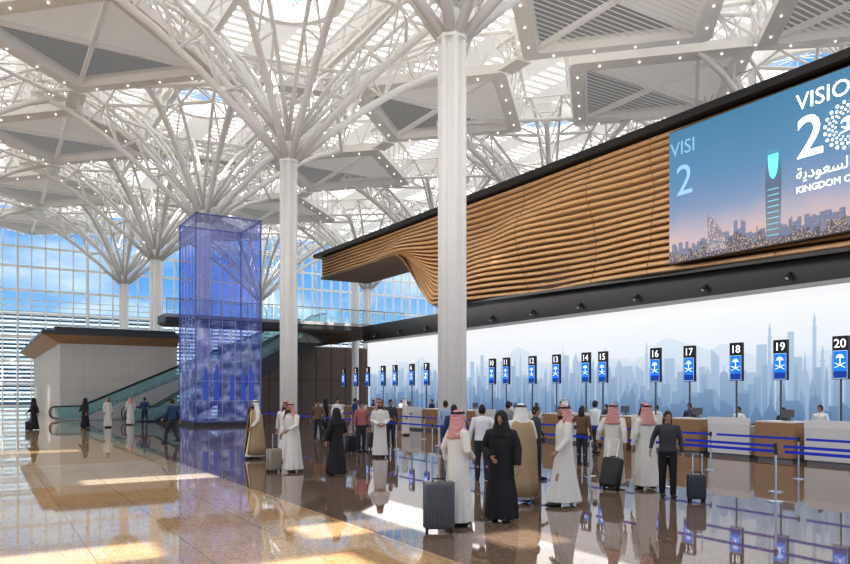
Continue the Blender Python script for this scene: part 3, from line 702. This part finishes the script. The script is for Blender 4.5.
def hand(g,w,u,side,medial):
    u=u.normalized(); Y=Vector((0,1,0)) if abs(u.y)<.6 else Vector((0,0,1))
    s=(Y-u*Y.dot(u)).normalized(); n=u.cross(s); 
    if n.dot(medial)<0: n=-n
    rs=[]
    for t,a,b in((0,.026,.022),(.03,.034,.018),(.07,.041,.016),(.095,.038,.012)):
        c=w+u*t; rs.append([c+s*a*math.cos(2*pi*i/10)+n*b*math.sin(2*pi*i/10) for i in range(10)])
    palm=rs
    fingers=[]
    for k,(o,l) in enumerate(((.031,.070),(.011,.080),(-.010,.074),(-.030,.058))):
        p0=w+u*.082+s*o; p1=p0+u*l*.45+n*.006; p2=p1+u*l*.32+n*l*.22; p3=p2+u*l*.16+n*l*.28
        fingers.append(([p0,p1,p2,p3],[.0095,.009,.008,.006]))
    p0=w+u*.025+s*.028; p1=p0+s*.028+u*.03+n*.008; p2=p1+s*.012+u*.03+n*.01
    fingers.append(([p0,p1,p2],[.012,.0105,.007]))
    return palm,fingers
PC=[0]
def person(loc,face,kind,label,L='down',R='down',walk=0,h=1.75,vox=.013,skin=SKIN,top=None,bottom=None,ghutra='red',lean=0,group=None,hairlen='short',hair=None):
    PC[0]+=1; rnd=random.Random(PC[0]*13)
    root=empty('person',(loc[0],loc[1],0),math.radians(face-90),label,'person',group=group)
    root.scale=(h/1.75,)*3
    ly=lambda z: lean*max(0,z-.9)
    st=.22*walk
    legs=[]
    for sx,f in((-1,1),(1,-1)):
        hip=Vector((sx*.09,0,.9)); knee=Vector((sx*.1,.06*walk+f*st*.55,.48)); ank=Vector((sx*.1,f*st,.075+(.05*walk if f<0 else 0))); legs.append((hip,knee,ank))
    arms=[]
    for sx,A in((-1,L),(1,R)):
        e,w=ARMS[A]; sh=Vector((sx*.185,ly(1.42),1.42)); arms.append((sh,Vector((sx*e[0],e[1]+ly(e[2]),e[2])),Vector((sx*w[0],w[1]+ly(w[2]),w[2])),sx))
    g=G(); hy=ly(1.6)+lean*.03
    g.rings([ringe(0,ly(z),z,a,b) for z,a,b in((.82,.12,.09),(.92,.165,.115),(1.08,.14,.10),(1.25,.16,.115),(1.38,.175,.11),(1.45,.12,.08),(1.49,.06,.058),(1.56,.054,.058),(1.60,.05,.055))])
    for hip,knee,ank in legs:
        g.tube([hip,(hip+knee)/2,knee,(knee*.6+ank*.4)+Vector((0,-.015,0)),ank],[.088,.078,.056,.057,.038],10)
        g.rings([[(ank.x+a*math.cos(2*pi*i/10),ank.y+y,ank.z-.035+b*math.sin(2*pi*i/10)) for i in range(10)] for y,a,b in((-.06,.025,.03),(-.03,.036,.04),(.06,.042,.036),(.14,.045,.026),(.19,.03,.018))])
    fing=[]
    for sh,el,wr,sx in arms:
        g.tube([sh+Vector((-sx*.05,0,.0)),sh,(sh+el)/2,el,(el+wr)/2,wr],[.05,.055,.047,.038,.035,.025],10)
        pl,fs=hand(g,wr,(wr-el),sx,Vector((-sx,0,0))); g.rings(pl); fing+=fs
    hc=(0,hy+.012,1.632)
    g.ell(hc,(.076,.097,.118),20,14,head_fn)
    g.tube([(0,hy+.098,1.655),(0,hy+.122,1.618),(0,hy+.098,1.606)],[.009,.014,.011],8)
    for s in(-1,1): g.ell((s*.078,hy+.0,1.63),(.012,.02,.032),8,6); g.ell((s*.03,hy+.098,1.662),(.022,.010,.006),8,5)
    g.ell((0,hy+.1,1.583),(.024,.011,.008),8,5); g.ell((0,hy+.085,1.545),(.025,.018,.018),8,6)
    me=remesh(g,vox*.8 if vox<.01 else vox,'body',1)
    gf=G()
    for pts,rad in fing: gf.tube(pts,rad,7)
    import bmesh
    bm=bmesh.new(); bm.from_mesh(me); bm.from_mesh(gf.mesh('f')); bm.to_mesh(me); bm.free()
    me.materials.clear(); obj('body',me,skin,root,smooth=True)
    for s in(-1,1): obj('eye',G().ell((s*.03,hy+.094,1.64),(.012,.012,.007),8,6),EYE,root,smooth=True)
    for hip,knee,ank in legs:
        g=G(); g.rings([[(ank.x+a*math.cos(2*pi*i/12),ank.y+y,max(ank.z-.075,ank.z-.035+b*math.sin(2*pi*i/12))) for i in range(12)] for y,a,b in((-.075,.03,.045),(-.03,.045,.055),(.06,.05,.045),(.15,.052,.034),(.20,.035,.022))])
        obj('shoe',g,SHOE,root,smooth=True)
    def robe(wd,sleeve,m_,hemz=.07,name='robe',hw=.25):
        g=G(); rs=[]; ph=rnd.random()*6
        for z,a,b,f in((hemz,hw,.2,.06),(.25,hw*.95,.185,.05),(.48,hw*.88,.17,.04),(.7,.205,.16,.028),(.92,.198,.152,.016),(1.08,.185,.14,.01),(1.25,.195,.142,.005),(1.38,.205,.13,0),(1.44,.165,.10,0),(1.485,.085,.075,0),(1.51,.066,.066,0)):
            k=max(0,(.92-z)/.9); rs.append(ringe(0,ly(z),z,a*wd,(b+st*.62*k)*wd,32,f*(1.2 if z<.9 else 1),ph+z*1.5))
        g.rings(rs)
        for sh,el,wr,sx in arms:
            wr2=el.lerp(wr,.93)
            g.tube([sh+Vector((-sx*.07,0,0)),sh+Vector((sx*.005,0,-.01)),(sh+el)/2,el,(el+wr2)/2,wr2],[.066,.074,.067*sleeve,.060*sleeve,.054*sleeve,.050*sleeve],10)
        mm=remesh(g,vox*1.15,name,2); mm.materials.clear(); obj(name,mm,m_,root,smooth=True)
    def scarf(m_,opening,zbot,name,drape=.0):
        nv=16; nu=30; rs=[]
        for j in range(nv+1):
            v=j/nv
            if v<.4:
                th=v/.4*pi/2; rx=.096*math.sin(th)+.001; ry=.118*math.sin(th)+.001; z=1.645+.125*math.cos(th); cy=hy
            else:
                q=(v-.4)/.6; rx=.096+.10*q**1.3; ry=.118+.03*q; z=1.645-(1.645-zbot)*q; cy=hy-.01*q
            if name=='headscarf': op=0 if v<.27 else opening*min(1,(v-.27)/.15)
            else: op=0 if v<.27 else (opening*math.sin(pi*min(1,(v-.27)/.36)) if v<.63 else 0)
            row=[]
            for i in range(nu+1):
                ph=pi/2+op+(2*pi-2*op)*i/nu; f=1+(.05*math.sin(ph*7+PC[0])*max(0,v-.4))
                row.append((rx*f*math.cos(ph),cy+ry*f*math.sin(ph),z-(.05*(1-math.sin(ph))*.5*(v-.4) if v>.4 else 0)))
            rs.append(row)
        g=G(); g.rings(rs,False,False); obj(name,g,m_,root,smooth=True,solid=.006)
    if kind in('thobe','bisht'):
        robe(1,1,THOBE if top is None else top)
        scarf({'red':CHECK,'white':GHW}[ghutra],.95,1.36,'headscarf')
        g=G()
        for zz,rr in((1.712,1.0),(1.73,.93)):
            g.tube([(.094*rr*math.cos(2*pi*i/20),hy+.114*rr*math.sin(2*pi*i/20)-.005,zz) for i in range(21)],.009,6,False)
        obj('head_cord',g,BLACK,root,smooth=True)
        g=G(); g.ell((0,hy+.075,1.552),(.052,.042,.036),12,8); obj('beard',g,HAIR,root,smooth=True)
        if kind=='bisht':
            rs=[]; nu=36; ph0=rnd.random()*6
            for z,a,b in((.14,.36,.27),(.4,.35,.25),(.7,.34,.23),(.95,.335,.22),(1.15,.315,.20),(1.32,.27,.17),(1.42,.235,.145),(1.47,.16,.11),(1.50,.085,.085)):
                op=.38 if z<1.4 else .3; a*=.9
                rs.append([( a*(1+.035*math.sin(9*p+ph0)*(1.5-z))*math.cos(p), ly(z)-.01+(b+st*.5*max(0,.9-z))*(1+.035*math.sin(9*p+ph0)*(1.5-z))*math.sin(p),z) for p in [pi/2+op+(2*pi-2*op)*i/nu for i in range(nu+1)]])
            g=G(); g.rings(rs,False,False); obj('cloak',g,BISHT,root,smooth=True,solid=.012)
            g=G()
            for e in(0,-1): g.tube([Vector(r[e])+Vector((0,.008,0)) for r in rs],.013,5)
            obj('gold_trim',g,mat('gold_braid',(.5,.33,.08),.4,.5,noise=.1),root)
    elif kind=='abaya':
        robe(1.03,1.25,ABAYA if top is None else top,.05,'robe',.27)
        scarf(ABAYA,.62,1.34,'hijab')
    else:
        tm=top or mat('white_shirt',(.72,.73,.75),.7,noise=.03); bmx=bottom or mat('dark_trousers',(.03,.035,.05),.7,noise=.1)
        g=G(); g.rings([ringe(0,ly(z),z,a,b) for z,a,b in((.84,.14,.11),(.92,.178,.128),(1.02,.165,.12),(1.06,.155,.115))])
        for hip,knee,ank in legs: g.tube([hip+Vector((0,0,.02)),(hip+knee)/2,knee,(knee+ank)/2,ank+Vector((0,0,-.01))],[.1,.092,.073,.068,.06],10)
        mm=remesh(g,vox*1.1,'trousers',2); mm.materials.clear(); obj('trousers',mm,bmx,root,smooth=True)
        g=G(); g.rings([ringe(0,ly(z),z,a,b) for z,a,b in((.93,.182,.135),(1.08,.165,.122),(1.25,.178,.13),(1.38,.19,.122),(1.45,.135,.092),(1.49,.075,.07),(1.505,.068,.066))])
        for sh,el,wr,sx in arms: g.tube([sh+Vector((-sx*.06,0,0)),sh,(sh+el)/2,el,(el+wr)/2,el.lerp(wr,.92)],[.062,.066,.058,.05,.044,.036],10)
        mm=remesh(g,vox*1.1,'shirt',2); mm.materials.clear(); obj('shirt',mm,tm,root,smooth=True)
        def cap(g,rx,ry,rz):
            nv,nu=12,20; vs=[];fs=[]
            for j in range(nv+1):
                th=pi*.72*j/nv
                for i in range(nu):
                    ph=2*pi*i/nu; front=max(0,math.sin(ph)); t2=min(th,pi*(.72-.38*front**.7))
                    vs.append((rx*math.sin(t2)*math.cos(ph),hy+.01+ry*math.sin(t2)*math.sin(ph),1.635+rz*math.cos(t2)))
            for j in range(nv):
                for i in range(nu): k=(i+1)%nu; fs.append((j*nu+i,(j+1)*nu+i,(j+1)*nu+k,j*nu+k))
            g.add(vs,fs)
        g=G(); cap(g,.085,.105,.13); 
        if hairlen=='long': g.rings([ringe(0,hy-.05,z,a,b,14) for z,a,b in((1.68,.07,.05),(1.55,.09,.055),(1.42,.09,.045),(1.36,.06,.03))])
        obj('hair',g,hair or HAIR,root,smooth=True,solid=.008)
    return root
NAVY=mat('navy_shirt',(.03,.06,.16),.7,noise=.1); LBL=mat('pale_blue_shirt',(.35,.45,.62),.7,noise=.05); JEAN=mat('blue_jeans',(.04,.07,.15),.8,noise=.1); RED=mat('dusty_pink_top',(.40,.14,.14),.7,noise=.08); CHAR=mat('charcoal_jacket',(.05,.05,.06),.7,noise=.1)
BRN=mat('brown_jacket',(.16,.09,.05),.7,noise=.1); GRY=mat('grey_jacket',(.28,.28,.29),.7,noise=.1)
F=.0085
person((6.25,9.15),0,'thobe','man in white robe and red checked headscarf resting hand on suitcase','handle','front',.2,1.76,F)
person((7.05,9.1),215,'abaya','woman in a long black robe and black headscarf standing','down','front',0,1.74,F)
person((8.55,10.45),75,'bisht','man in tan cloak and white headscarf seen from behind','front','front',.3,1.82,F,ghutra='white')
person((8.98,9.75),160,'thobe','man in white robe and red checked headscarf striding','swingf','swingb',.8,1.8,F)
person((11.75,11.2),30,'thobe','man in white robe and red checked headscarf walking to desks','handle','swingb',.5,1.78,.01)
person((12.0,10.5),70,'thobe','man in white robe and red headscarf beside a black suitcase','down','front',.3,1.78,.01)
person((13.3,11.7),200,'thobe','man in white robe and red checked headscarf talking','front','down',0,1.78,.01)
person((11.4,9.45),-130,'western','person with dark hair in long black outfit beside a suitcase','down','handle',.2,1.68,.01,top=CHAR,bottom=mat('black_trousers',(.012,.012,.014),.7,noise=.1),hairlen='long')
person((9.9,13.5),60,'western','man in white shirt and dark trousers seen from behind','down','hip',.3,1.75,.011)
person((11.0,12.9),-60,'western','dark-haired person in charcoal jacket waiting in the queue','front','down',.2,1.72,.012,top=CHAR)
person((10.4,15.4),70,'western','person in navy shirt waiting in the queue','down','hip',0,1.72,.013,top=NAVY)
person((19.0,20.6),0,'thobe','man in white robe and white headscarf at a check-in desk','front','reach',0,1.78,.014,ghutra='white')
person((6.84,17.5),-150,'thobe','man in white robe and red headscarf leaning over luggage','reach','handle',.6,1.76,.011,lean=.18)
person((7.75,20.4),-120,'thobe','man in white robe and red checked headscarf walking','swingf','swingb',.6,1.76,.012)
person((7.5,16.3),100,'abaya','woman in a long black robe and headscarf walking away','down','front',.4,1.64,.011)
person((7.2,21.6),190,'bisht','man in tan cloak and white headscarf walking','swingf','swingb',.9,1.78,.012,ghutra='white')
person((11.1,22.1),-90,'western','person in dusty pink top with a black suitcase','handle','down',0,1.72,.013,top=RED)
person((10.7,20.0),-110,'thobe','man in white robe and red headscarf with arms folded','front','front',0,1.76,.012)
person((13.4,24.2),-100,'western','man in charcoal jacket waiting between queue barriers','down','front',0,1.76,.014,top=CHAR)
person((13.3,20.2),80,'western','man in pale blue shirt carrying a bag','down','front',.2,1.76,.014,top=LBL,bottom=JEAN)
person((17.0,24.7),10,'western','man in pale blue shirt and jeans in the queue','down','down',0,1.74,.015,top=LBL,bottom=JEAN)
person((14.2,26.5),-80,'western','person in navy shirt in the queue','phone','down',0,1.74,.015,top=NAVY)
person((13.9,17.6),10,'western','man in grey jacket queuing between belts','front','down',.2,1.76,.014,top=GRY)
person((14.4,14.9),20,'western','woman in brown jacket with long dark hair queuing','hip','down',0,1.66,.014,top=BRN,hairlen='long')
person((17.4,17.4),0,'western','man in white shirt walking toward the desks','swingf','swingb',.6,1.76,.014)
person((18.9,27.3),0,'western','man in navy shirt leaning on a check-in desk','reach','down',0,1.76,.015,top=NAVY)
person((17.2,29.6),-30,'thobe','man in white robe and white headscarf waiting near desks','front','down',0,1.76,.015,ghutra='white')
person((12.0,27.9),-100,'western','person in brown jacket strolling beside the barriers','swingf','swingb',.7,1.7,.015,top=BRN)
person((10.3,31.0),-100,'abaya','woman in a long black robe walking beside the barriers','down','swingf',.4,1.66,.015)
person((6.55,29.9),130,'western','man in navy shirt and dark trousers striding','swingf','swingb',1,1.78,.013,top=NAVY)
person((6.3,45.2),-60,'thobe','man in white robe standing near the escalator','down','down',0,1.72,.016)
person((5.1,45.1),-160,'abaya','woman in black robe walking near the escalator','down','swingf',.4,1.7,.016)
person((2.46,44.1),-170,'abaya','woman in black robe walking alone across the hall','swingb','swingf',.6,1.72,.016)
person((8.7,47.2),90,'western','man in navy shirt heading for the escalator','swingf','swingb',.6,1.72,.016,top=NAVY)
person((8.0,47.9),90,'thobe','man in white robe heading for the escalator','down','down',.3,1.72,.016)
person((17,32),0,'thobe','man in white robe waiting near the far desks','front','down',0,1.75,.016)
person((17.2,35),0,'western','person in navy shirt waiting near the far desks','front','down',0,1.72,.016,top=NAVY)
person((16.9,38.2),0,'abaya','woman in black robe waiting near the far desks','front','down',0,1.65,.016)
person((14.3,31),-90,'western','man in white shirt in the queue','front','down',0,1.75,.016)
person((0.5,70),-100,'abaya','woman in black robe far down the hall','down','down',.3,1.68,.018)
STAFF='check-in agent in dark jacket behind the desk'
for i,y in enumerate((12.2,13.4,15.0,17.0,18.5,21.1,23.8,25.5,27.4,34.6,38.2,41.8)):
    person((22.0,y+.25),180,'western',STAFF if i%2 else 'check-in agent in white shirt behind the desk','front','front',0,1.55+.1*(i%3==0),.016,top=CHAR if i%2 else None,group='check-in agents')
suitcase((5.72,8.87,0),math.radians(-30),(.10,.10,.11),.74,'large ribbed grey hard-shell suitcase with raised handle',nm='grey')
suitcase((11.35,8.75,0),math.radians(-35),(.05,.05,.06),.52,'small charcoal cabin suitcase with raised handle',nm='charcoal')
suitcase((11.15,10.75,0.03),math.radians(-75),(.02,.02,.025),.66,'black suitcase tilted back on its wheels',tilt=-.32,nm='black')
suitcase((10.6,21.9,0),.2,(.02,.02,.025),.6,'black suitcase standing beside a traveller',nm='black2')
suitcase((12.0,23.0,0),.1,(.05,.05,.06),.62,'dark grey suitcase standing in the queue area',nm='dgrey')
suitcase((6.4,17.7,0),.3,(.35,.30,.24),.6,'beige suitcase beside a man in white robe',nm='beige')
suitcase((2.2,43.6,0),.3,(.03,.03,.035),.5,'small dark cabin suitcase pulled by a walking woman',nm='dark3')

# ------------------------------------------------------------ lights, world, camera
def area(name,loc,rot,sx,sy,power,col=(1,1,1)):
    l=D.lights.new(name,'AREA'); l.shape='RECTANGLE'; l.size=sx; l.size_y=sy; l.energy=power; l.color=col
    o=D.objects.new(name,l); COL.objects.link(o); o.location=loc; o.rotation_euler=rot; return o
s=D.lights.new('sun','SUN'); s.energy=7.5; s.angle=.008; s.color=(1,.92,.80); so=D.objects.new('sun',s); COL.objects.link(so)
so.rotation_euler=Vector((.35,.6,-1)).to_track_quat('-Z','Y').to_euler()
area('wall_fill',(22.5,18,5.6),(0,math.radians(20),0),2,50,600,(1,.97,.93))  # added fill lamp without a fixture, brightens the desk area
area('timber_fill',(19,20,9),(0,math.radians(-110),0),2,60,1800,(1,.92,.80))  # added fill lamp hanging in mid-air, brightens the timber slats
w=D.worlds.new('sky'); SC.world=w; w.use_nodes=True; N=w.node_tree.nodes; L=w.node_tree.links; bg=N['Background']
tc=N.new('ShaderNodeTexCoord'); sp=N.new('ShaderNodeSeparateXYZ'); L.new(tc.outputs['Generated'],sp.inputs[0])
r=ramp(N,[(0,(.75,.84,.95)),(.05,(.50,.70,.93)),(.14,(.18,.42,.82)),(1,(.13,.33,.72))]); L.new(sp.outputs[2],r.inputs[0])
mp=N.new('ShaderNodeMapping'); mp.inputs['Scale'].default_value=(1,1,2.5); L.new(tc.outputs['Generated'],mp.inputs[0])
nz=N.new('ShaderNodeTexNoise'); nz.inputs['Scale'].default_value=6; nz.inputs['Detail'].default_value=7; L.new(mp.outputs[0],nz.inputs['Vector'])
cr=ramp(N,[(.45,(0,0,0)),(.66,(1,1,1))]); L.new(nz.outputs['Fac'],cr.inputs[0])
mx=N.new('ShaderNodeMix'); mx.data_type='RGBA'; L.new(cr.outputs[0],mx.inputs[0]); L.new(r.outputs[0],mx.inputs[6]); mx.inputs[7].default_value=(.95,.94,.92,1)
L.new(mx.outputs[2],bg.inputs[0]); bg.inputs[1].default_value=1.05
cam=D.cameras.new('camera'); co=D.objects.new('camera',cam); COL.objects.link(co); SC.camera=co
cam.sensor_width=36; cam.lens=720/850*36; cam.shift_y=110/850; cam.clip_end=600; cam.clip_start=.1
co.location=(0,0,2.05); co.rotation_euler=(math.radians(90),0,-math.atan(445/720))
